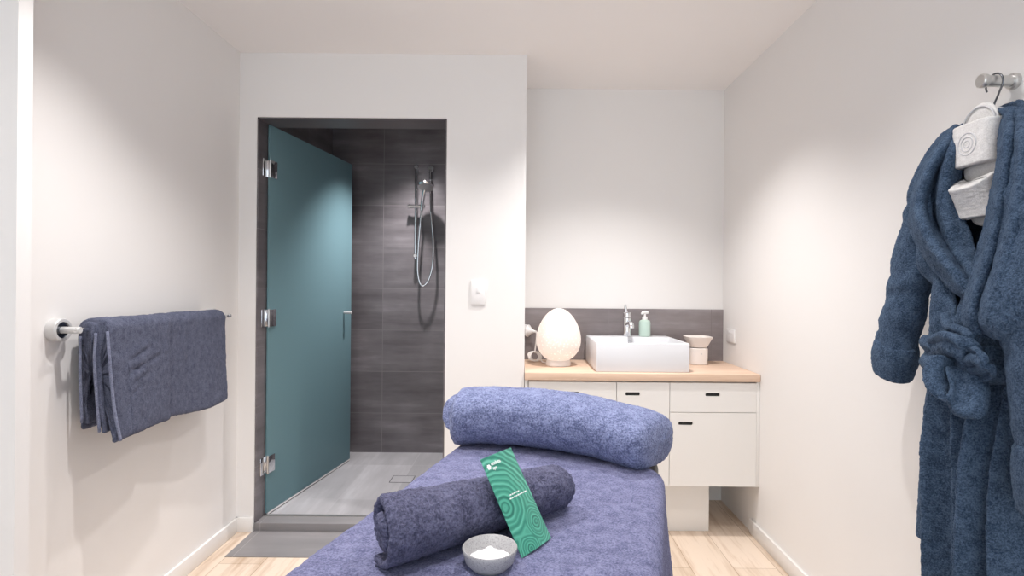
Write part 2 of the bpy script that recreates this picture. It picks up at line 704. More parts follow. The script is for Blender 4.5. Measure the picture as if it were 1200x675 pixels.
baseboard('baseboard_left', [(XL, XL + .014, 1.46, YD)])
baseboard('baseboard_shower', [(XL, DX0, YD - .014, YD), (DX1, XJ, YD - .014, YD)])
baseboard('baseboard_right', [(XR - .014, XR, YF, 2.80)])
# tile splashback
struct(box('trim_splashback', XJ, XR, YB - .010, YB, 0.80, 1.116, M['splash']))

# ------------------------------------------------------------------ vanity
CT, CB_ = 0.817, 0.780
YC = 2.705                    # counter front
t = thing('vanity_cabinet', (0.6, 2.96, 0), 'white vanity cabinet with slot pulls backed in shade black, wall hung over a recessed plinth', 'cabinet')
Z0 = 0.263
bm = bmesh.new()
add_box(bm, 0.034, 1.166, YC + .030, YB - .012, Z0, CB_ - .001)
bm_obj('body', bm, M['cab_in'], t)
box('end_panel', 1.164, 1.1795, YC + .010, YB - .012, Z0 - .001, CB_ - .001, M['cab'], t, bev=.001)
box('end_panel', 0.021, 0.036, YC + .010, YB - .012, Z0 - .001, CB_ - .001, M['cab'], t, bev=.001)
box('underside', 0.036, 1.157, YC + .030, YB - .012, Z0 - .002, Z0 + .012, M['cab'], t)
box('plinth', 0.10, 0.966, 2.812, YB - .012, 0.0, Z0 - .002, M['cab'], t, bev=.001)
box('back_strip', 0.10, 1.172, 2.98, 2.99, CB_ - .03, CB_ - .002, M['cab'], t)


def front(name, x0, x1, z0, z1, hx, hz):
    """flat front with a real finger slot cut through it and a black block behind, its colour standing in for shade"""
    y0, y1 = YC + .010, YC + .028
    hw, hh = 0.036, 0.0085
    bm = bmesh.new()
    # outline and rounded slot, bridged
    o_ = [(x0, z0), (x1, z0), (x1, z1), (x0, z1)]
    ns = 8
    slot = []
    for cx, sgn in ((hx + hw - hh * .6, 1), (hx - hw + hh * .6, -1)):
        for k in range(ns + 1):
            a = -PI / 2 + PI * k / ns
            if sgn < 0:
                a += PI
            slot.append((cx + math.cos(a) * hh * .6, hz + math.sin(a) * hh))
    vo_ = [bm.verts.new((x, y0, z)) for x, z in o_]
    vs_ = [bm.verts.new((x, y0, z)) for x, z in slot]
    es = [bm.edges.new((vo_[k], vo_[(k + 1) % 4])) for k in range(4)]
    es += [bm.edges.new((vs_[k], vs_[(k + 1) % len(vs_)])) for k in range(len(vs_))]
    bmesh.ops.triangle_fill(bm, use_beauty=True, use_dissolve=False, edges=es)
    g = bmesh.ops.extrude_face_region(bm, geom=bm.faces[:])
    for v in g['geom']:
        if isinstance(v, bmesh.types.BMVert):
            v.co.y = y1
    p = bm_obj(name, bm, M['cab'], t)
    box('slot_shade_block', hx - hw - .004, hx + hw + .004, y0 + .009, y1 - .002, hz - hh - .003, hz + hh + .003, M['slot'], p)
    return p


def SX(px, d=YC + .01):
    return (px - 611) * d / F


g_ = 0.0013
top = CB_ - .008
front('drawer', SX(620.5), SX(723.5) - g_, 0.592, top, 0.252, 0.715)
front('drawer', SX(723.5) + g_, SX(786) - g_, 0.592, top, 0.553, 0.715)
front('drawer', SX(786) + g_, SX(887.7), 0.628, top, 0.947, 0.715)
front('door', SX(620.5), SX(723.5) - g_, Z0, 0.592 - 2 * g_, 0.37, 0.56)
front('door', SX(723.5) + g_, SX(786) - g_, Z0, 0.592 - 2 * g_, 0.62, 0.56)
front('door', SX(786) + g_, SX(887.7), Z0, 0.628 - 2 * g_, 0.815, 0.572)

tag(box('countertop', XJ + .002, XR - .002, YC, YB - .011, CB_, CT, M['counter'], bev=.002),
    'pale timber countertop on top of the white vanity', 'countertop')

# basin: real hollow, tap ledge at the back
t = thing('wash_basin', (0.608, 2.97, CT), 'white rectangular ceramic wash basin sitting on the timber counter', 'basin')
bx0, bx1, by0, by1, bz = 0.376, 0.842, 2.745, 3.195, 0.963
bm = bmesh.new()
b2 = bmesh.new()
bmesh.ops.create_cube(b2, size=1)
for v in b2.verts:
    v.co = Vector((bx0 + (v.co.x + .5) * (bx1 - bx0), by0 + (v.co.y + .5) * (by1 - by0), CT + (v.co.z + .5) * (bz - CT)))
b2.faces.ensure_lookup_table()
tf = max(b2.faces, key=lambda f: f.calc_center_median().z)
r = bmesh.ops.inset_region(b2, faces=[tf], thickness=0.014)
for v in tf.verts:
    if v.co.y > 3.0:
        v.co.y -= 0.10
r = bmesh.ops.extrude_face_region(b2, geom=[tf])
b2.faces.remove(tf)
for v in r['geom']:
    if isinstance(v, bmesh.types.BMVert):
        v.co.z -= 0.105
        v.co.x += (0.609 - v.co.x) * 0.10
        v.co.y += (2.92 - v.co.y) * 0.10
bmesh.ops.bevel(b2, geom=b2.edges[:], offset=0.005, segments=3, affect='EDGES', profile=0.5)
bm_obj('bowl', b2, M['ceramic'], t, smooth=True)
cyl('overflow_ring', (0.609, 3.083, 0.935), (0.609, 3.079, 0.935), 0.011, M['chrome'], t)
cyl('drain', (0.609, 2.90, 0.8575), (0.609, 2.90, 0.861), 0.024, M['chrome'], t, bev=.001)

t = thing('basin_tap', (0.603, 3.135, bz), 'chrome mixer tap standing on the basin ledge', 'tap')
cyl('body', (0.603, 3.135, bz), (0.603, 3.135, bz + .105), 0.023, M['chrome'], t, bev=.002)
cyl('base_ring', (0.603, 3.135, bz), (0.603, 3.135, bz + .006), 0.028, M['chrome'], t, bev=.001)
tube('spout', [(0.603, 3.13, bz + .062), (0.603, 3.09, bz + .075), (0.603, 3.04, bz + .078), (0.603, 3.01, bz + .070), (0.603, 3.005, bz + .055)], 0.014, M['chrome'], t)
cyl('lever_cap', (0.603, 3.135, bz + .107), (0.603, 3.135, bz + .135), 0.0215, M['chrome'], t, bev=.004)
tube('lever', [(0.600, 3.135, bz + .13), (0.592, 3.12, bz + .155), (0.585, 3.10, bz + .178)], [0.010, 0.008, 0.006], M['chrome'], t)

t = thing('soap_dispenser', (0.703, 3.135, bz), 'sage green pump bottle beside the chrome tap', 'bottle')
lathe('bottle', [(0, 0), (.029, 0), (.0325, .003), (.0325, .078), (.029, .089), (.018, .094), (.014, .096), (0, .096)], (0.703, 3.135, bz), (0, 0, 1), M['soap'], t)
lathe('collar', [(0, 0), (.015, 0), (.015, .016), (.006, .018), (.006, .036), (0, .036)], (0.703, 3.135, bz + .095), (0, 0, 1), M['plastic'], t)
tube('pump', [(0.681, 3.122, bz + .128), (0.690, 3.128, bz + .134), (0.703, 3.135, bz + .136), (0.722, 3.140, bz + .135)], [.005, .008, .010, .008], M['plastic'], t)

t = thing('oil_burner', (0.99, 3.07, CT), 'small cream ceramic oil burner right of the basin', 'oil burner')


def sq_ring(cx, cy, z, r, p=4.0, n=40):
    out_ = []
    for k in range(n):
        a = 2 * PI * k / n
        c, s = math.cos(a), math.sin(a)
        q = (abs(c) ** p + abs(s) ** p) ** (-1 / p)
        out_.append((cx + c * q * r, cy + s * q * r, z))
    return out_


def stack(name, cx, cy, prof, p, material, parent):
    G = np.array([sq_ring(cx, cy, z, r, p) for r, z in prof])
    o = grid_mesh(name, G, material, parent, cv=True, cap_u=True)
    o.data.set_sharp_from_angle(angle=math.radians(35))
    return o


stack('base', .985, 3.07, [(.045, CT), (.049, CT + .004), (.050, CT + .03), (.050, CT + .088), (.046, CT + .092)], 3.2, M['burner'], t)
stack('dish', .985, 3.07, [(.030, CT + .092), (.044, CT + .097), (.070, CT + .150), (.071, CT + .154), (.065, CT + .154), (.05, CT + .125), (.02, CT + .118)], 4.5, M['burner'], t)
cyl('vent_hole', (.99, 3.0195, CT + .062), (.99, 3.021, CT + .062), .004, M['satin'], t)

# egg lamp
LX, LY = 0.203, 2.975
t = thing('egg_lamp', (LX, LY, CT), 'glowing white egg shaped lamp with pierced dots on the counter', 'lamp')
prof = [(0, CT + .005)]
for k in range(1, 36):
    a = PI * k / 35
    zz = -math.cos(a)
    rr_ = math.sin(a) * (1 - 0.17 * zz) * 0.1185
    prof.append((max(rr_, 0), CT + .018 + (zz + 1) / 2 * .29))
prof[-1] = (0, prof[-1][1])
prof[0] = (0, CT + .018)
lathe('shade', [(r, z - CT) for r, z in prof], (LX, LY, CT), (0, 0, 1), M['egg'], t, n=48)
lathe('base', [(0, 0), (.066, 0), (.068, .003), (.066, .022), (.060, .030), (0, .030)], (LX, LY, CT), (0, 0, 1), M['burner'], t)
pl = bpy.data.lights.new('egg_lamp_bulb', 'POINT')
pl.energy = 0.7
pl.color = (1, .86, .74)
pl.shadow_soft_size = .11
po = bpy.data.objects.new('egg_lamp_bulb', pl)
po.location = (0, -.0, .16)
po.parent = t
COL.objects.link(po)
ct = []
for k in range(70):
    a = k * 0.93
    rr_ = .026 + .008 * math.sin(k * 1.3)
    ct.append((.078 + rr_ * math.cos(a) * 1.15, 3.10 + rr_ * math.sin(a) * .7, CT + .032 + .024 * math.sin(a * .77 + k * .21)))
tube('cord', [(LX - .05, LY + .05, CT + .006), (.12, 3.06, CT + .006)] + ct + [(.08, 3.15, CT + .05), (.088, 3.165, .93), (.09, 3.17, .98)], .0038, M['cord'], t, res=5, n=6)
t = thing('power_socket', (.05, YB - .010, .99), 'white plug and socket on the grey splashback left of the lamp', 'socket')
box('plate', .0185, .034, YB - .016, YB - .0105, .955, 1.02, M['plastic'], t, bev=.002)
lathe('plug', [(0, 0), (.034, 0), (.036, .006), (.018, .024), (.008, .046), (.006, .06), (0, .06)], (.036, YB - .03, .985), (.86, -.5, -.06), M['plastic'], t)

# wall plates
t = thing('light_switch', (-.216, YD, 1.21), 'white light switch plate on the wall beside the shower doorway', 'switch')
box('plate', -.216 - .036, -.216 + .036, YD - .009, YD - .0, 1.147, 1.268, M['plastic'], t, bev=.002)
box('rocker', -.222, -.206, YD - .013, YD - .0085, 1.206, 1.232, M['plastic'], t, bev=.001)
t = thing('wall_outlet', (XR, 3.09, .975), 'white power outlet low on the right wall above the counter', 'socket')
box('plate', XR - .009, XR, 3.03, 3.15, .938, 1.012, M['plastic'], t, bev=.002)
for yy in (3.055, 3.10):
    box('switch_rocker', XR - .012, XR - .0085, yy, yy + .012, .99, 1.002, M['plastic'], t, bev=.0008)
t = thing('wall_switch', (XR, 1.50, 1.12), 'white wall plate partly hidden behind the hanging robe', 'switch')
box('plate', XR - .010, XR, 1.452, 1.568, 1.06, 1.172, M['plastic'], t, bev=.002)
box('rocker', XR - .014, XR - .0095, 1.50, 1.515, 1.10, 1.125, M['plastic'], t, bev=.001)

# ------------------------------------------------------------------ shower
HX, HY = -1.318, YD + .085
fx, fy = -1.172, 3.785
t = thing('glass_shower_door', (HX, HY, 0.05), 'frosted teal glass shower door standing open into the tiled shower', 'door')
dv = Vector((fx - HX, fy - HY, 0))
dn = Vector((-dv.y, dv.x, 0)).normalized()
dl = dv.normalized()
A_ = Vector((HX, HY, 0)) + dl * .012


def door_pt(s, o, z):
    p = A_ + dl * s + dn * o
    return Vector((p.x, p.y, z))


def door_box(name, s0, s1, o0, o1, z0, z1, material, parent, bev=0.0):
    bm = bmesh.new()
    add_box(bm, s0, s1, o0, o1, z0, z1, bev)
    for v in bm.verts:
        v.co = door_pt(v.co.x, v.co.y, v.co.z)
    return bm_obj(name, bm, material, parent, smooth=bev > 0)


DL = dv.length - .012
door_box('glass_panel', 0, DL, -.005, .005, 0.052, 2.068, M['glass'], t, .0012)
door_box('seal', .01, DL, -.004, .004, 0.042, 0.052, M['plastic'], t)
for hz in (1.838, 1.065, 0.305):
    h = door_box('hinge', -.004, .052, -.017, .017, hz - .045, hz + .045, M['chrome'], t, .003)
    tag(h, 'chrome hinge clamp')
    cyl('pin', door_pt(-.006, -.012, hz - .047), door_pt(-.006, -.012, hz + .047), .006, M['satin'], h)
    box('wall_plate', DX0 + .008, DX0 + .014, HY - .045, HY + .02, hz - .045, hz + .045, M['chrome'], h, bev=.002)
for sgn in (-1, 1):
    k = lathe('knob', [(0, 0), (.007, 0), (.007, .012), (.010, .014), (.010, .052), (.008, .054), (0, .054)], door_pt(DL - .105, sgn * .005, 1.058), dn * sgn, M['rail_grey'], t)
bpy.context.view_layer.update()

SY = 3.984
t = thing('shower_rail', (-.755, SY, 1.45), 'chrome shower slide rail with hand shower on grey tiles', 'shower')
cyl('rail', (-.757, SY - .052, 1.43), (-.757, SY - .052, 2.10), .0095, M['chrome'], t, bev=.002)
for z_ in (2.085, 1.455):
    b_ = cyl('wall_bracket', (-.757, SY, z_), (-.757, SY - .066, z_), .014, M['chrome'], t, bev=.002)
sl = cyl('slider', (-.800, SY - .056, 1.808), (-.690, SY - .060, 1.806), .014, M['chrome'], t, bev=.003)
cyl('slider_knob', (-.812, SY - .056, 1.808), (-.798, SY - .056, 1.808), .017, M['chrome'], sl, bev=.002)
hs = tube('hand_shower', [(-.712, SY - .075, 1.775), (-.705, SY - .085, 1.83), (-.693, SY - .10, 1.89), (-.68, SY - .12, 1.935)], [.011, .0125, .013, .016], M['chrome'], t)
lathe('spray_head', [(0, 0), (.052, 0), (.060, .006), (.060, .014), (.040, .024), (0, .028)], (-.672, SY - .150, 1.925), (.05, .42, .9), M['chrome'], hs, n=40)
lathe('spray_face', [(0, 0), (.050, 0), (.050, .002), (0, .002)], (-.672, SY - .151, 1.9235), (.05, .42, .9), M['satin'], hs, n=40)
ob = cyl('wall_outlet', (-.657, SY, 2.075), (-.657, SY - .045, 2.075), .024, M['chrome'], t, bev=.003)
cyl('outlet_neck', (-.657, SY - .036, 2.075), (-.657, SY - .036, 2.00), .011, M['chrome'], ob, bev=.002)
tube('hose', [(-.657, SY - .036, 2.00), (-.656, SY - .04, 1.90), (-.648, SY - .05, 1.75), (-.628, SY - .06, 1.55), (-.63, SY - .07, 1.40), (-.655, SY - .075, 1.29),
              (-.69, SY - .08, 1.243), (-.718, SY - .08, 1.26), (-.735, SY - .08, 1.35), (-.732, SY - .078, 1.5), (-.722, SY - .078, 1.66), (-.712, SY - .075, 1.775)], .0075, M['chrome'], t, res=10)

t = thing('floor_drain', (-.73, 3.43, .036), 'square tile insert drain in the shower floor', 'drain')
bm = bmesh.new()
for b_ in ((-.80, -.66, 3.37, 3.374), (-.80, -.66, 3.486, 3.49), (-.80, -.796, 3.374, 3.486), (-.664, -.66, 3.374, 3.486)):
    add_box(bm, *b_, .034, .0372)
bm_obj('slot_frame', bm, M['vinyl'], t)
box('tile_insert', -.796, -.664, 3.374, 3.486, .034, .0368, M['tile_floor'], t)

# ------------------------------------------------------------------ towel rail and towel
RX = -1.342
t = thing('towel_rail', (XL, 1.67, 1.09), 'chrome towel rail with round wall mounts on the left wall', 'towel rail')
for yy in (1.675, 2.50):
    fl = lathe('wall_flange', [(0, 0), (.035, 0), (.035, .028), (.033, .030), (.025, .030), (.025, .016), (0, .016)], (XL, yy, 1.092), (1, 0, 0), M['rail_grey'], t)
    lathe('socket', [(0, 0), (.0245, 0), (.0245, .010), (0, .010)], (XL + .016, yy, 1.092), (1, 0, 0), M['dark_chrome'], fl)
    cyl('post', (XL + .012, yy, 1.092), (RX + .004, yy, 1.092), .0105, M['rail_grey'], t, bev=.002)
cyl('rail', (RX - .004, 1.665, 1.092), (RX - .004, 2.535, 1.092), .0065, M['chrome'], t)
cyl('end_cap', (RX - .004, 2.535, 1.092), (RX - .004, 2.545, 1.092), .010, M['chrome'], t, bev=.002)

t = thing('hand_towel', (RX, 2.05, 1.10), 'blue grey folded towel hanging over the chrome rail', 'towel')


def drape(y0, y1, rad, zf, zb, ny, shape, flat_top=0.0):
    """sheet folded over the rail: u runs along the rail, v from the front hem over the rail to the back hem"""
    prof_ = []
    cx, cz = RX - .004, 1.092
    for k in range(34):
        s = k / 33
        prof_.append((cx + rad + .012 * (1 - s) ** 1.5, zf + (cz - zf) * s))
    for k in range(1, 12):
        a = PI * k / 12
        prof_.append((cx + rad * math.cos(a), cz + rad * math.sin(a) * (1 - flat_top)))
    for k in range(30):
        s = k / 29
        prof_.append((cx - rad + .012 * s * 0, cz + (zb - cz) * s))
    prof_ = np.array(prof_)
    ys = np.linspace(y0, y1, ny)
    G = np.zeros((ny, len(prof_), 3))
    for i, y in enumerate(ys):
        G[i, :, 0] = prof_[:, 0]
        G[i, :, 1] = y
        G[i, :, 2] = prof_[:, 1]
    return shape(G)


def sh_outer(G):
    y, z = G[..., 1], G[..., 2]
    frontm = (G[..., 0] > RX).astype(float)
    low = np.clip((1.07 - z) / .3, 0, 1)
    step = 1 / (1 + np.exp((y - 2.035) / .006))
    G[..., 0] += frontm * step * .014
    G[..., 0] -= frontm * .010 * np.exp(-((y - 2.045) / .010) ** 2) * np.clip((1.10 - z) / .05, 0, 1)
    # slanted drag wrinkles in the near half
    w = (z - .93) - .35 * (y - 1.85)
    for (y_, z_, sl_, ln, am) in ((1.86, 1.005, .30, .06, .006), (1.90, .975, .22, .08, .005), (1.84, .955, .15, .05, .006), (1.87, .925, .25, .07, .005), (1.95, .985, .35, .05, .003), (1.84, .89, .5, .04, .004)):
        dd = z - z_ - sl_ * (y - y_) + 2.0 * (y - y_) ** 2
        G[..., 0] -= frontm * am * np.exp(-(dd / .0045) ** 2) * np.exp(-((y - y_) / ln) ** 2)
        G[..., 0] += frontm * am * .8 * np.exp(-((dd - .011) / .008) ** 2) * np.exp(-((y - y_) / ln) ** 2)
    G[..., 0] += frontm * low * .010 * np.sin((y - 1.7) * 13)
    G[..., 1] += low * .018 * np.sin((z - .7) * 9) * (y < 1.8)
    G[..., 2] += (z < .80) * frontm * (.012 * np.sin((y - 1.7) * 8) - .008 * step)
    return G


def sh_inner(k):
    def f(G):
        y, z = G[..., 1], G[..., 2]
        low = np.clip((1.08 - z) / .3, 0, 1)
        G[..., 0] += low * .008 * np.sin(y * 11 + k * 2)
        G[..., 1] += low * (.010 * math.sin(k) + .006 * np.sin(z * 26 + k))
        return G
    return f


G = drape(1.735, 2.425, .036, .745, .78, 230, sh_outer, .30)
pad('outer_fold', G, .017, M['towel'], t, amp=.0013, scale=210, lump=.002, lscale=30, swap=False)
G = drape(1.722, 2.41, .0185, .770, .80, 120, sh_inner(1), .1)
pad('inner_fold', G, .013, M['towel'], t, amp=.0013, scale=210, lump=.0015)
# stitched hems seen edge-on at the near end
tube('hem', [(-1.296, 1.727, 1.085), (-1.288, 1.724, 1.02), (-1.283, 1.728, .93), (-1.276, 1.735, .83), (-1.262, 1.742, .738)], .0045, M['hem'], t, n=10)
tube('hem', [(-1.322, 1.714, 1.08), (-1.324, 1.712, 1.0), (-1.320, 1.715, .90), (-1.314, 1.722, .77)], .0042, M['hem'], t, n=10)
tube('hem', [(-1.368, 1.712, 1.07), (-1.368, 1.712, .95), (-1.366, 1.718, .80)], .004, M['hem'], t, n=10)

# ------------------------------------------------------------------ massage table
TA = math.radians(15.2)
ea = np.array([math.sin(TA), math.cos(TA), 0])     # towards the far end
er = np.array([math.cos(TA), -math.sin(TA), 0])    # to the right
FE = np.array([0.06, 1.575, 0]) + ea * 0.285       # far end centre
HWB = 0.322
BT = 0.700


def bed(r, a, z):
    p = FE + er * r + ea * a
    return (p[0], p[1], z)


t = thing('massage_table', (FE[0], FE[1], 0), 'massage table with black vinyl top under the blue towelling cover', 'massage table')
bm = bmesh.new()
out2 = []
for cx, cy, a0 in ((HWB - .09, -.09, 0), (-HWB + .09, -.09, 90), (-HWB + .04, -1.84, 180), (HWB - .04, -1.84, 270)):
    rr_ = .09 if cy > -1 else .04
    for k in range(9):
        a = math.radians(a0 + k * 90 / 8)
        out2.append((cx + math.cos(a) * rr_, cy + math.sin(a) * rr_))
vs_ = [bm.verts.new(bed(x, y, BT - .075)) for x, y in out2]
f = bm.faces.new(vs_)
g = bmesh.ops.extrude_face_region(bm, geom=[f])
for v in g['geom']:
    if isinstance(v, bmesh.types.BMVert):
        v.co.z = BT
bmesh.ops.bevel(bm, geom=[e for e in bm.edges if abs(e.verts[0].co.z - e.verts[1].co.z) < 1e-5], offset=.018, segments=4, affect='EDGES', profile=.5)
bm_obj('cushion', bm, M['vinyl'], t, smooth=True)


def bed_box(name, r0, r1, a0, a1, z0, z1, m_, p, bev=.003):
    bm = bmesh.new()
    add_box(bm, r0, r1, a0, a1, z0, z1, bev)
    for v in bm.verts:
        v.co = Vector(bed(v.co.x, v.co.y, v.co.z))
    return bm_obj(name, bm, m_, p, smooth=True)


bed_box('frame', -.27, .27, -1.80, -.10, BT - .135, BT - .077, M['leg_wood'], t)
for r0 in (-.27, .225):
    for a0 in (-1.72, -.24):
        bed_box('leg', r0, r0 + .045, a0, a0 + .06, 0, BT - .135, M['leg_wood'], t)
bed_box('stretcher', -.225, .225, -.225, -.20, .22, .27, M['leg_wood'], t)
bed_box('stretcher', -.225, .225, -1.70, -1.675, .22, .27, M['leg_wood'], t)

# cover
R_ = .035
top_w = HWB + .004
ny, nr = 330, 300
rs = np.linspace(-.80, .78, nr)
as_ = np.linspace(0, 1, ny)
G = np.zeros((ny, nr, 3))
for i, q in enumerate(as_):
    for j, r0 in enumerate(rs):
        a_start = -.045 - .19 * np.clip((r0 + .1) / .45, 0, 1) ** 1.6 - .03 * np.clip((-r0 - .2) / .2, 0, 1)
        a = a_start + (-1.70 - a_start) * q
        x = abs(r0)
        sg = 1 if r0 > 0 else -1
        flat = top_w - R_
        if x <= flat:
            rx, z = x, BT + .009
        elif x <= flat + R_ * PI / 2:
            th = (x - flat) / R_
            rx, z = flat + R_ * math.sin(th), BT + .009 - R_ * (1 - math.cos(th))
        else:
            dd = x - flat - R_ * PI / 2
            rx, z = flat + R_ + .05 * dd + .016 * math.sin(a * 17 + sg) * min(1, dd * 4), BT + .009 - R_ - dd
        G[i, j] = bed(sg * rx * (1.035 if sg > 0 else 1.0), a, z)
# soft swells and creases across the top
wv = .0035 * vnoise(G, 7, 3) + .0018 * vnoise(G * np.array([1, 2.5, 1]), 18, 8)
G[..., 2] += wv
cr = G @ er - FE @ er
ca = G @ ea - FE @ ea
for (c0, sl_, wd, h_) in ((-.62, .55, .012, .006), (-.50, -.35, .014, .004), (-.86, .25, .016, .005)):
    dd = ca - c0 - sl_ * cr
    G[..., 2] += h_ * np.exp(-(dd / wd) ** 2) * np.clip(1 - np.abs(cr - .12) / .25, 0, 1)
o = pad('table_cover', G, .012, M['blanket'], None, amp=.0011, scale=190)
tag(o, 'blue towelling cover draped over the massage table', 'cover')

# ------------------------------------------------------------------ bolster pillow
axis_pts = catmull([(-.225, 1.870, .797), (-.10, 1.855, .806), (.10, 1.805, .806), (.29, 1.712, .798), (.412, 1.610, .785)], 150)
G = np.zeros((150, 130, 3))
for i in range(150):
    s = i / 149
    T = axis_pts[min(i + 1, 149)] - axis_pts[max(i - 1, 0)]
    T /= np.linalg.norm(T)
    side = np.cross(T, (0, 0, 1))
    side /= np.linalg.norm(side)
    e = 1 - abs(2 * s - 1)
    k = min(1, max(0, e / .15))
    sc = max(0, 1 - (1 - k) ** 3.0) ** .55 * .90 + .10
    for j in range(130):
        a = 2 * PI * j / 130
        c, sn = math.cos(a), math.sin(a)
        p_ = 2.4
        q = (abs(c) ** p_ + abs(sn) ** p_) ** (-1 / p_)
        hz = (np.interp(s, [0, .3, .6, .85, 1], [.887, .898, .889, .868, .845]) - axis_pts[i][2]) * sc if sn > 0 else .090 * sc
        hd = .125 * (.30 + .70 * sc)
        G[i, j] = axis_pts[i] + side * c * q * hd + np.array((0, 0, 1)) * sn * q * hz
G = fluff(G, .0018, 150, cv=True, lump=.004, lscale=11, seed=4)
# diagonal pulls by the near edge
d_ = (G[..., 0] - .0) + (G[..., 2] - .78) * 1.2
G[..., 2] -= .005 * np.exp(-((d_ + .12) / .012) ** 2) * (G[..., 2] < .82)
G[..., 2] = np.maximum(G[..., 2], BT + .0158 * (np.hypot(G[..., 0] - .1, G[..., 1] - 1.6) < .6))
t = thing('bolster_pillow', (.11, 1.885, BT + .014), 'long blue towelling bolster pillow at the head of the massage table', 'pillow')
grid_mesh('pillow', G, M['pillow'], t, cv=True, cap_u=True)
FG = loft_curves([[(-.225, 1.85, .865), (-.247, 1.84, .84), (-.250, 1.82, .80), (-.238, 1.80, .775)],
                  [(-.195, 1.84, .875), (-.212, 1.82, .85), (-.212, 1.80, .80), (-.202, 1.785, .765)]], 40, 20)
pad('case_end', FG, .012, M['pillow'], t, amp=.0012, seed=5)

# ------------------------------------------------------------------ rolled towel
RA, RB = np.array([-.247, 1.010, 0]), np.array([.084, 1.300, 0])
rd = (RB - RA) / np.linalg.norm(RB - RA)
rn = np.array([rd[1], -rd[0], 0])                       # towards the viewer, horizontal
RL = np.linalg.norm(RB - RA)
nt_, ns_ = 300, 90
G = np.zeros((nt_, ns_, 3))
turns = 2.2
for i in range(nt_):
    th = turns * 2 * PI * i / (nt_ - 1)
    base_r = .001 + .0252 * th / (2 * PI)
    for j in range(ns_):
        s = j / (ns_ - 1)
        rad = base_r * (1.18 - .33 * s) * (1 + .05 * math.sin(th * 1.3 + 1))
        ax_s = s + (.022 * math.sin(th * .9) if True else 0) * (1 - 2 * s)
        phi = -(th - turns * 2 * PI) - 1.9 + .25 * s
        cz = BT + .0135 + .0650 * (1.18 - .33 * s)
        wob = 1 + .03 * math.sin(s * 9 + th)
        G[i, j] = RA + rd * (ax_s * RL) + rn * (rad * 1.02 * math.cos(phi) * wob) + np.array((0, 0, cz + rad * .98 * math.sin(phi)))
t = thing('rolled_towel', (RA[0], RA[1], BT + .014), 'fluffy blue grey towel rolled up on the massage table', 'towel')
H = thick(G, .0185)
H = fluff(H, .0022, 140, cv=True, lump=.0030, lscale=20, seed=2)
H[..., 2] = np.maximum(H[..., 2], BT + .0165)
grid_mesh('roll', H, M['roll'], t, cv=True, cap_u=True)

# ------------------------------------------------------------------ brochure
BL_, b_dir = np.array([.006, 1.051, BT + .0175]), np.array([.576, .817, 0])
n_dir = np.array([-.817, .576, 0]) * .53 + np.array([0, 0, 1]) * .848
n_dir /= np.linalg.norm(n_dir)
b_dir /= np.linalg.norm(b_dir)
BWD, BHT = .104, .198
pn = np.cross(b_dir, n_dir)                             # faces the viewer
m = mat('brochure_print', (0.1, 0.4, 0.28), 0.35, spec=0.4)
tc = nd(m, 'ShaderNodeTexCoord')
nz = noise(m, 17, 2, .5, tc.outputs['Object'])
sub = nd(m, 'ShaderNodeVectorMath', operation='MULTIPLY_ADD')
lk(m, nz.outputs['Color'], sub.inputs[0])
sub.inputs[1].default_value = (.022, .022, 0)
lk(m, tc.outputs['Object'], sub.inputs[2])
prev = None
for cx, cy, k_ in ((.012, .095, .62), (.078, .042, 1.1), (.030, .004, 1.2)):
    ds = nd(m, 'ShaderNodeVectorMath', operation='DISTANCE')
    lk(m, sub.outputs[0], ds.inputs[0])
    ds.inputs[1].default_value = (cx + .011, cy + .011, 0)
    mu = nd(m, 'ShaderNodeMath', operation='MULTIPLY')
    lk(m, ds.outputs['Value'], mu.inputs[0])
    mu.inputs[1].default_value = k_
    if prev is None:
        prev = mu.outputs[0]
    else:
        mn = nd(m, 'ShaderNodeMath', operation='SMOOTH_MIN')
        lk(m, prev, mn.inputs[0])
        lk(m, mu.outputs[0], mn.inputs[1])
        mn.inputs[2].default_value = .012
        prev = mn.outputs[0]
ml = nd(m, 'ShaderNodeMath', operation='MULTIPLY')
lk(m, prev, ml.inputs[0])
ml.inputs[1].default_value = 900
si = nd(m, 'ShaderNodeMath', operation='SINE')
lk(m, ml.outputs[0], si.inputs[0])
nn = noise(m, 1, 2, .5)
n1 = nd(m, 'ShaderNodeMath', operation='MULTIPLY')
lk(m, prev, n1.inputs[0])
n1.inputs[1].default_value = 150
lk(m, n1.outputs[0], nn.inputs['Vector'])
av = nd(m, 'ShaderNodeMath', operation='MULTIPLY_ADD')
lk(m, si.outputs[0], av.inputs[0])
av.inputs[1].default_value = .15
lk(m, nn.outputs[0], av.inputs[2])
rp = ramp(m, av.outputs[0], [(.15, (.02, .12, .09)), (.42, (.045, .235, .17)), (.62, (.09, .36, .26)), (.85, (.17, .50, .38))])
lk(m, rp.outputs[0], bsdf(m).inputs['Base Color'])
M['brochure'] = m
t = bpy.data.objects.new('brochure', None)
COL.objects.link(t)
t.matrix_world = Matrix(((b_dir[0], n_dir[0], pn[0], BL_[0]), (b_dir[1], n_dir[1], pn[1], BL_[1]), (b_dir[2], n_dir[2], pn[2], BL_[2]), (0, 0, 0, 1)))
tag(t, 'green brochure with ringed stone pattern leaning on the rolled towel', 'brochure')
bpy.context.view_layer.update()


def local_mesh(name, vs, fs, material, parent):
    me = bpy.data.meshes.new(name)
    me.from_pydata(vs, [], fs)
    me.update()
    me.materials.append(material)
    o = bpy.data.objects.new(name, me)
    COL.objects.link(o)
    o.parent = parent
    return o


def bend(x, y):
    return .004 * math.sin(PI * min(1, max(0, x / BWD))) * 1.0 + .006 * (y / BHT - .5) ** 2 * 0


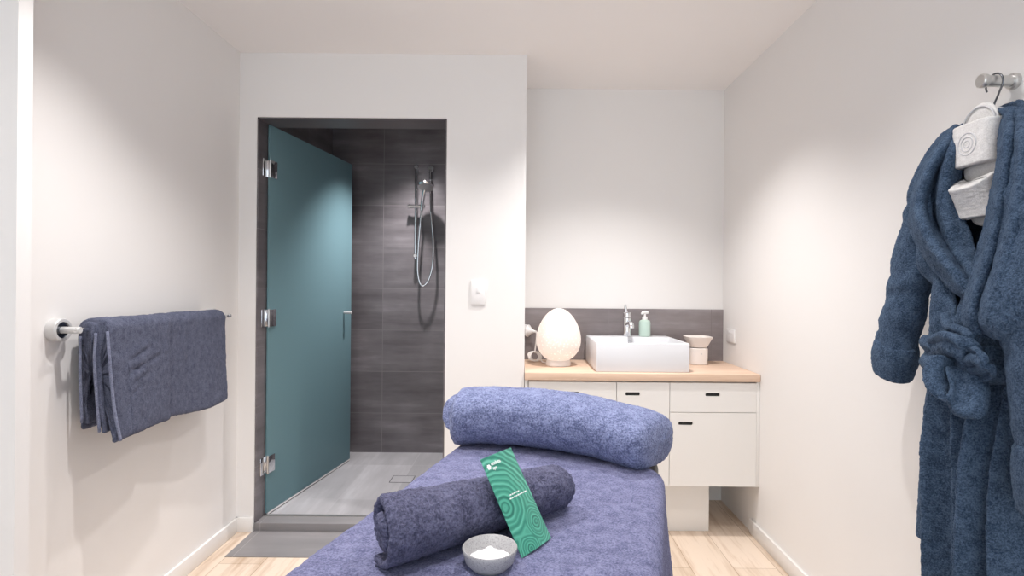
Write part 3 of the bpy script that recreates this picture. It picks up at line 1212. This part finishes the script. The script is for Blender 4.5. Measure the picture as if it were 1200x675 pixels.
vs, fs = [], []
NX = 16
for zoff in (0, -.0012):
    for i in range(NX + 1):
        for j in range(2):
            vs.append((BWD * i / NX, BHT * j, bend(BWD * i / NX, 0) + zoff))
q = 2 * (NX + 1)
for i in range(NX):
    fs.append((2 * i, 2 * i + 2, 2 * i + 3, 2 * i + 1))
    fs.append((q + 2 * i, q + 2 * i + 1, q + 2 * i + 3, q + 2 * i + 2))
    fs.append((2 * i, q + 2 * i, q + 2 * i + 2, 2 * i + 2))
    fs.append((2 * i + 1, 2 * i + 3, q + 2 * i + 3, q + 2 * i + 1))
fs.append((0, 1, q + 1, q))
fs.append((2 * NX, q + 2 * NX, q + 2 * NX + 1, 2 * NX + 1))
local_mesh('cover', vs, fs, M['brochure'], t)
# a back leaf fanning out a little at the right
local_mesh('back_leaf', [(0.002, 0.001, -.0016), (BWD + .004, .004, -.006), (BWD + .001, BHT - .002, -.005), (0.002, BHT - .001, -.0016),
                         (0.002, 0.001, -.0022), (BWD + .004, .004, -.0066), (BWD + .001, BHT - .002, -.0056), (0.002, BHT - .001, -.0022)],
           [(0, 1, 2, 3), (7, 6, 5, 4), (0, 4, 5, 1), (1, 5, 6, 2), (2, 6, 7, 3), (3, 7, 4, 0)], M['brochure'], t)
M['ink'] = mat('white_ink', (.80, .84, .82), .5)


def text_mesh(name, s, size, x, y, parent):
    cu = bpy.data.curves.new(name, 'FONT')
    cu.body = s
    cu.size = size
    cu.extrude = .00015
    cu.offset = .0002
    o = bpy.data.objects.new(name + '_tmp', cu)
    COL.objects.link(o)
    bpy.context.view_layer.update()
    me = bpy.data.meshes.new_from_object(o.evaluated_get(bpy.context.evaluated_depsgraph_get()))
    bpy.data.objects.remove(o)
    for v in me.vertices:
        v.co.x += x
        v.co.y += y
        v.co.z += bend(v.co.x, 0) + .0006
    me.materials.clear()
    me.materials.append(M['ink'])
    ob_ = bpy.data.objects.new(name, me)
    COL.objects.link(ob_)
    ob_.parent = parent
    return ob_


text_mesh('wordmark', 'endota', .0105, .0205, .1785, t)
text_mesh('wordmark', 'spa', .0095, .0205, .1695, t)
vs, fs = [], []
for k in range(24):
    a = 2 * PI * k / 24
    rr_ = .0052 + .0008 * math.cos(6 * a)
    x_, y_ = .0125 + rr_ * math.cos(a), .1775 + rr_ * math.sin(a)
    vs.append((x_, y_, bend(x_, 0) + .0006))
local_mesh('emblem', vs, [tuple(range(24))], M['ink'], t)
vs, fs = [], []
for row, (y_, x0_, x1_) in enumerate(((.110, .034, .066), (.1035, .030, .090))):
    x_ = x0_
    while x_ < x1_:
        w_ = random.uniform(.004, .008)
        n0 = len(vs)
        for (xx, yy) in ((x_, y_), (min(x_ + w_, x1_), y_), (min(x_ + w_, x1_), y_ + .0024), (x_, y_ + .0024)):
            vs.append((xx, yy, bend(xx, 0) + .0006))
        fs.append((n0, n0 + 1, n0 + 2, n0 + 3))
        x_ += w_ + .0015
local_mesh('small_print', vs, fs, M['ink'], t)

# ------------------------------------------------------------------ bowl of salt
bxc, byc, bzc = -.054, 1.017, BT + .0165
t = thing('small_bowl', (bxc, byc, bzc), 'small grey stoneware bowl in front of the green brochure', 'bowl')
lathe('bowl', [(0, .0), (.030, .0), (.034, .002), (.045, .014), (.0500, .031), (.0510, .037), (.0500, .0388), (.0478, .0380), (.043, .018), (.034, .009), (0, .007)],
      (bxc, byc, bzc), (0, 0, 1), M['bowl'], t, n=64, sharp=60)
pr = [(.0400, .0165), (.030, .020), (.021, .025), (.012, .031), (.006, .036), (.0, .038)]
sm = lathe('salt_mound', [(0, .008), (.0400, .0150), (.032, .018), (.023, .023), (.014, .029), (.007, .0345), (0, .037)], (bxc, byc, bzc), (0, 0, 1), M['salt'], None, n=64, sharp=80)
tag(sm, 'pile of white salt in the small grey bowl', 'salt', kind='stuff')
for v in sm.data.vertices:
    v.co.z += .0015 * math.sin(v.co.x * 260) * math.cos(v.co.y * 230)

# ------------------------------------------------------------------ wall hook, hanger, slippers, robe
s5 = math.radians(.5)


def Q(px, py, off):
    """point in front of the right wall, `off` metres out from it, seen in direction (px, py)"""
    a, b_ = px - 611, py - 337.5
    u = a * math.cos(s5) + b_ * math.sin(s5)
    v = -a * math.sin(s5) + b_ * math.cos(s5)
    X = XR - off
    d = X * F / u
    return (X, d, CAMH - v * d / F)


def Wp(y, z, off):
    return (XR - off, y, z)


t = thing('wall_hook', (XR, 1.325, 1.738), 'round satin metal robe hook high on the right wall', 'hook')
lathe('flange', [(0, 0), (.019, 0), (.019, .010), (.017, .012), (0, .012)], (XR, 1.322, 1.738), (-1, 0, 0), M['satin'], t)
cyl('peg', (XR - .010, 1.322, 1.738), (XR - .075, 1.322, 1.738), .0135, M['satin'], t, bev=.001)
lathe('peg_end', [(0, 0), (.015, 0), (.0165, .003), (.0165, .012), (.014, .015), (0, .015)], (XR - .070, 1.322, 1.738), (-1, 0, 0), M['satin'], t)

t = thing('coat_hanger', (XR - .05, 1.325, 1.70), 'metal hooked white hanger holding the blue robe', 'hanger')
hk = []
for k in range(15):
    a = math.radians(-35 + 245 * k / 14)
    hk.append(Wp(1.322 + .024 * math.cos(a) * -1, 1.735 + .024 * math.sin(a) - .004, .05))
hk = hk[::-1]
tube('hook_wire', [hk[0]] + hk[1:] + [Wp(1.312, 1.700, .05), Wp(1.322, 1.682, .05), Wp(1.324, 1.655, .052)], .0022, M['dark_chrome'], t, res=4, n=8)
tube('shoulder_bar', [Wp(1.50, 1.575, .06), Wp(1.44, 1.612, .06), Wp(1.36, 1.648, .058), Wp(1.322, 1.658, .056), Wp(1.28, 1.648, .058), Wp(1.20, 1.612, .06), Wp(1.14, 1.575, .06)],
     [.010, .012, .013, .015, .013, .012, .010], M['slipper_emboss'], t)

# slippers, packed heel to toe


def slipper(sgn, ztoe, off, zb0, zb1, puff, label):
    t = thing('slipper', Wp(1.31, ztoe, off), label, 'slipper', group=None)
    # sole: length along z
    rings = []
    L = .255
    for k in range(40):
        s = k / 39
        w = .052 * math.sqrt(max(0, 1 - abs(2 * (s - .5)) ** 3.2)) * (1 + .08 * math.cos(s * 5)) + .001
        z = ztoe - sgn * L * s
        rings.append([Wp(1.312 + w * math.cos(a) * (1), z, off + .006 * math.copysign(abs(math.sin(a)) ** .5, math.sin(a)) * min(1, w / .02)) for a in np.linspace(0, 2 * PI, 24, endpoint=False)])
    G = fluff(np.array(rings), .0005, 300, cv=True)
    grid_mesh('sole', G, M['slipper'], t, cv=True, cap_u=True)
    # upper band: arches over the sole from side to side
    nz_, na = 40, 60
    G = np.zeros((nz_, na, 3))
    for i in range(nz_):
        s = i / (nz_ - 1)
        z = zb0 + (zb1 - zb0) * s
        for j in range(na):
            a = PI * j / (na - 1)
            p_ = .55
            wy = .056 * math.copysign(abs(math.cos(a)) ** p_, math.cos(a))
            bul = .030 + puff * s ** 1.5
            oo = off + .002 + bul * abs(math.sin(a)) ** p_
            yy = 1.312 + wy * (1 + puff * 3.0 * s * (1 if wy > 0 else 0))
            G[i, j] = Wp(yy, z - (1.5 * puff * math.sin(a) * s), oo)
    pad('upper', G, .008, M['slipper'], t, amp=.0006, scale=260)
    return t


sl = slipper(1, 1.682, .088, 1.537, 1.630, .0, 'upper white slipper with embossed ring logo tucked in the robe collar')
G = []
for rr_ in (.026, .017, .008):
    c = Wp(1.311, 1.583, .1235)
    ring = [(c[0], c[1] + rr_ * math.cos(a), c[2] + rr_ * math.sin(a)) for a in np.linspace(0, 2 * PI, 30, endpoint=False)]
    tube('embossed_ring', ring, .0017, M['slipper_emboss'], sl, res=2, n=6, closed=True)
tube('sole_seam', [Wp(1.312 + .046 * math.cos(a), 1.628 + .044 * math.sin(a), .096) for a in np.linspace(-.1, PI + .1, 16)], .0022, M['slipper_emboss'], sl, n=8)
slipper(-1, 1.388, .078, 1.412, 1.512, .024, 'lower white slipper with gaping upper below the embossed one')

# robe
rb = thing('bathrobe', (XR - .08, 1.31, .44), 'dark blue fleece bathrobe on a hanger, tied with a belt', 'bathrobe')
Yc = 1.315


def section(z, yc, hw, oc, hd, n=200, phi0=0.0, pw=2.6, folds=None):
    out_ = []
    for k in range(n):
        ph = phi0 + (2 * PI - 2 * phi0) * k / (n - 1) if phi0 else 2 * PI * k / n
        c, s = math.cos(ph), math.sin(ph)          # c>0 front, s>0 far side
        q = (abs(c) ** pw + abs(s) ** pw) ** (-1 / pw)
        y, o_ = yc + hw * s * q, oc + hd * c * q
        if folds and c > -.2:
            o_ += folds(y, z) * min(1, (c + .2) * 1.5)
        out_.append(Wp(y, z, max(o_, .006)))
    return out_


lv = [  # z, centre, half width, offset centre, half depth, opening
    (1.655, 1.320, .050, .055, .030, .9), (1.640, 1.318, .085, .060, .040, .8), (1.615, 1.318, .140, .063, .048, .70), (1.585, 1.316, .185, .066, .055, .62),
    (1.54, 1.314, .208, .070, .060, .55), (1.45, 1.312, .205, .075, .062, .46), (1.34, 1.308, .192, .080, .066, .38), (1.24, 1.284, .134, .086, .074, .24),
    (1.16, 1.272, .115, .094, .082, .10), (1.10, 1.272, .115, .098, .086, .03)]
lvA = np.array(lv)
nz_ = 120
zi = catmull(lvA, nz_)
G = np.zeros((nz_, 200, 3))
for i in range(nz_):
    z, yc, hw, oc, hd, ph = zi[i]
    G[i] = section(z, yc, hw, oc, hd, 200, max(ph, .02), folds=lambda y, z: .010 * math.sin(y * 60 + z * 12) * min(1, (1.62 - z) * 4) * (z < 1.6))
pad('torso', G, .010, M['robe'], rb, amp=.0014, scale=160, seed=1)


def skirt_folds(y, z):
    k = min(1, max(0, (1.08 - z) / .22))
    w = 0
    for yc_, wd, a in ((1.345, .022, .056), (1.278, .015, .034), (1.222, .018, .072), (1.166, .013, .056), (1.115, .018, .06), (1.392, .010, .018)):
        yy = yc_ + (yc_ - 1.29) * .10 * k + .010 * math.sin(z * 6 + yc_ * 30)
        w += a * math.exp(-((y - yy) / wd) ** 2)
    return w * (.35 + .65 * k) - .022


lv = [(1.105, 1.272, .124, .098, .084), (1.04, 1.270, .126, .098, .084), (.95, 1.268, .132, .096, .082), (.80, 1.264, .140, .094, .080), (.60, 1.258, .150, .092, .080), (.42, 1.254, .158, .092, .080)]
zi = catmull(np.array(lv), 190)
G = np.zeros((190, 260, 3))
for i in range(190):
    z, yc, hw, oc, hd = zi[i]
    G[i] = section(z, yc, hw, oc, hd, 260, .0, folds=skirt_folds)
G = fluff(G, .0016, 150, cv=True, lump=.0025, lscale=26, seed=3)
o = grid_mesh('skirt', G, M['robe'], rb, cv=True)
md = o.modifiers.new('thickness', 'SOLIDIFY')
md.thickness = .008

# sleeves


def sleeve(rings_, seed, cuffs):
    G = []
    for (y, z, o_, hy, ho, tilt) in catmull(np.array(rings_), 130):
        r = []
        for k in range(110):
            a = 2 * PI * k / 110
            c, s = math.cos(a), math.sin(a)
            r.append((y + hy * c, z + tilt * c - .4 * tilt * s, o_ + ho * s))
        G.append([Wp(p[0], p[1], p[2]) for p in r])
    G = np.array(G)
    N = grid_normals(G, cv=True)
    wr = .0028 * np.sin(G[..., 2] * 62 + 2.5 * np.sin(G[..., 1] * 30) + 6 * vnoise(G, 9, seed))
    G = G + N * wr[..., None]
    G = fluff(G, .0014, 160, cv=True, lump=.0045, lscale=13, seed=seed)
    o = grid_mesh('sleeve', G, M['robe'], rb, cv=True)
    md = o.modifiers.new('thickness', 'SOLIDIFY')
    md.thickness = .007
    G2 = []
    for (y, z, o_, hy, ho, tilt) in catmull(np.array(cuffs), 40):
        G2.append([Wp(y + hy * math.cos(a), z + tilt * math.cos(a) - .4 * tilt * math.sin(a), o_ + ho * math.sin(a)) for a in np.linspace(0, 2 * PI, 110, endpoint=False)])
    G2 = fluff(np.array(G2), .0014, 160, cv=True, lump=.003, lscale=20, seed=seed + 1)
    c = grid_mesh('cuff', G2, M['robe'], o, cv=True)
    md = c.modifiers.new('thickness', 'SOLIDIFY')
    md.thickness = .010
    return o


sleeve([(1.430, 1.590, .075, .045, .035, -.03), (1.455, 1.54, .085, .058, .045, -.03), (1.478, 1.45, .092, .066, .048, -.02), (1.510, 1.34, .096, .064, .046, -.01), (1.535, 1.22, .102, .062, .045, 0),
        (1.562, 1.12, .108, .062, .044, .01), (1.580, 1.03, .112, .058, .040, .02)], 21,
       [(1.568, 1.090, .110, .054, .036, .014), (1.571, 1.080, .110, .066, .048, .015), (1.578, 1.04, .112, .068, .050, .018), (1.582, 1.000, .113, .062, .044, .022)])
sleeve([(1.165, 1.590, .085, .050, .040, .03), (1.135, 1.54, .10, .068, .055, .03), (1.115, 1.45, .115, .080, .065, .02), (1.095, 1.32, .135, .084, .068, .01), (1.065, 1.18, .150, .086, .070, 0),
        (1.040, 1.02, .160, .084, .066, 0), (1.040, .87, .150, .076, .055, 0)], 31,
       [(1.040, .935, .152, .070, .050, .0), (1.040, .925, .152, .086, .064, .0), (1.040, .86, .150, .090, .066, 0), (1.040, .80, .146, .086, .060, 0)])

# shawl collar: two broad rolled lapels
far = [
    [(1120, 149, .060), (1100, 164, .085), (1078, 198, .105), (1067, 235, .115), (1067, 262, .130), (1079, 290, .150), (1099, 318, .168), (1121, 340, .180), (1142, 356, .185)],
    [(1120, 149, .095), (1105, 172, .135), (1087, 204, .160), (1078, 238, .168), (1083, 266, .188), (1097, 292, .195), (1115, 316, .202), (1133, 338, .196), (1147, 352, .195)],
    [(1121, 151, .085), (1108, 180, .105), (1097, 210, .098), (1093, 242, .088), (1100, 268, .092), (1111, 289, .112), (1123, 310, .140), (1137, 332, .170), (1149, 346, .180)],
    [(1122, 151, .090), (1115, 180, .128), (1107, 210, .136), (1105, 240, .136), (1110, 264, .138), (1117, 287, .142), (1130, 306, .154), (1143, 324, .166), (1153, 340, .176)],
    [(1123, 152, .080), (1124, 180, .095), (1122, 210, .095), (1123, 240, .096), (1129, 262, .102), (1136, 282, .112), (1143, 300, .125), (1150, 316, .142), (1157, 334, .165)]]
G = loft_curves([[Q(*p) for p in c] for c in far], 170, 120)
pad('far_lapel', G, .015, M['robe'], rb, amp=.0014, scale=160, lump=.0025, lscale=28, seed=7)
near = [
    [(1177, 129, .050), (1175, 155, .095), (1172, 185, .115), (1166, 220, .128), (1160, 255, .142), (1152, 290, .160), (1143, 322, .180), (1134, 352, .198), (1131, 375, .205), (1138, 392, .205)],
    [(1183, 128, .080), (1182, 155, .145), (1180, 185, .165), (1175, 220, .176), (1169, 255, .184), (1161, 290, .198), (1151, 322, .214), (1142, 350, .226), (1140, 372, .228), (1146, 390, .215)],
    [(1189, 130, .080), (1190, 156, .115), (1188, 186, .125), (1184, 222, .135), (1178, 256, .148), (1170, 292, .166), (1160, 324, .186), (1151, 350, .202), (1148, 370, .208), (1152, 388, .200)],
    [(1196, 132, .090), (1198, 158, .150), (1197, 188, .170), (1194, 225, .180), (1187, 260, .192), (1178, 295, .208), (1168, 328, .224), (1160, 352, .234), (1159, 375, .236), (1167, 394, .218)],
    [(1204, 136, .085), (1208, 160, .120), (1209, 190, .135), (1206, 228, .150), (1198, 262, .180), (1190, 297, .205), (1182, 330, .224), (1176, 355, .232), (1176, 378, .232), (1182, 396, .214)],
    [(1216, 142, .080), (1224, 170, .120), (1230, 200, .150), (1228, 235, .175), (1222, 270, .195), (1214, 305, .210), (1208, 335, .220), (1204, 360, .222), (1203, 380, .220), (1206, 398, .200)]]
G = loft_curves([[Q(*p) for p in c] for c in near], 180, 150)
pad('near_lapel', G, .015, M['robe'], rb, amp=.0014, scale=160, lump=.0025, lscale=28, seed=8)
# collar at the back of the neck
ncl = [[Wp(1.385, 1.640, .055), Wp(1.36, 1.668, .035), Wp(1.315, 1.676, .026), Wp(1.27, 1.670, .035), Wp(1.245, 1.650, .055)],
       [Wp(1.39, 1.62, .050), Wp(1.36, 1.635, .028), Wp(1.315, 1.640, .020), Wp(1.27, 1.638, .028), Wp(1.24, 1.625, .050)]]
pad('neck_band', loft_curves(ncl, 60, 20), .012, M['robe'], rb, amp=.0012, seed=6)

# belt: band round the waist, knot, bow loops and tails
bz_ = 1.085
rings = []
for k in range(160):
    a = 2 * PI * k / 160
    y, oo = 1.272 + .136 * math.sin(a), .104 + .104 * math.cos(a)
    rings.append([Wp(y, bz_ + .036 * (1 - 2 * j / 19) + .005 * math.sin(a * 3) - .008 * math.cos(a), max(oo + .007 * math.sin(PI * j / 19 * 3) * (1 if math.cos(a) > -.3 else 0), .008)) for j in range(20)])
G = np.array(rings)
belt = pad('belt', np.concatenate([G, G[:1]], 0), .012, M['robe'], rb, amp=.0014, seed=12)


def belt_strip(name, pts_, w, tdir, th=.014, seed=0, fold=.006, n=110):
    C = catmull(np.array(pts_), n)
    Wd = catmull(np.array(tdir), n)
    Wd = Wd / np.linalg.norm(Wd, axis=1, keepdims=True)
    G = np.array([[C[i] + Wd[i] * w * (j / 23 - .5) for j in range(24)] for i in range(n)])
    N = grid_normals(G)
    G = G + N * (fold * np.sin(np.linspace(0, PI * 2, 24)))[None, :, None]
    return pad(name, G, th, M['robe'], belt, amp=.0014, scale=160, lump=.0015, seed=seed)


def Qs(L):
    return [Q(*p) for p in L]


Ydir, Zdir = np.array([0, 1, 0.]), np.array([0, 0, 1.])
D1_ = np.array([-.5, .8, 0])
# knot lumps
belt_strip('knot', Qs([(1094, 424, .15), (1096, 410, .20), (1108, 403, .235), (1122, 407, .24), (1130, 420, .225), (1128, 432, .20)]), .040, [(-.3, .3, .9), (-.3, .2, .9), (-.4, 0, .9), (-.4, -.3, .9), (-.4, -.5, .7), (-.4, -.5, .5)], .02, 41, .004)
belt_strip('knot', Qs([(1112, 372, .17), (1114, 388, .205), (1124, 394, .225), (1138, 401, .225), (1146, 412, .20)]), .034, [(.2, .9, 0), (0, .7, .6), (0, .4, .9), (0, .2, 1), (0, .3, .8)], .018, 42, .004)
belt_strip('bow_loop', Qs([(1126, 422, .215), (1141, 417, .235), (1152, 424, .235), (1156, 433, .225), (1146, 437, .215), (1128, 430, .21)]), .030, [(0, .2, 1), (0, .2, 1), (-.4, .2, .9), (-.6, .2, .6), (-.3, .2, .8), (0, .2, 1)], .011, 43, .006)
# big hanging loop, front and back leaves
belt_strip('bow_loop', Qs([(1110, 420, .235), (1104, 440, .250), (1108, 462, .262), (1118, 476, .262), (1132, 474, .245), (1136, 455, .225), (1130, 432, .215)]), .062,
           [(-.75, .35, .0), (-.8, .4, .1), (-.75, .5, .3), (-.6, .6, .5), (-.6, .6, .5), (-.7, .5, .2), (-.8, .4, 0)], .009, 44, .011)
# tail down the far side
belt_strip('belt_tail', Qs([(1106, 428, .165), (1097, 450, .150), (1090, 500, .125), (1086, 560, .115), (1081, 630, .11)]), .062, [(.35, .9, 0)] * 5, .012, 45, .006)
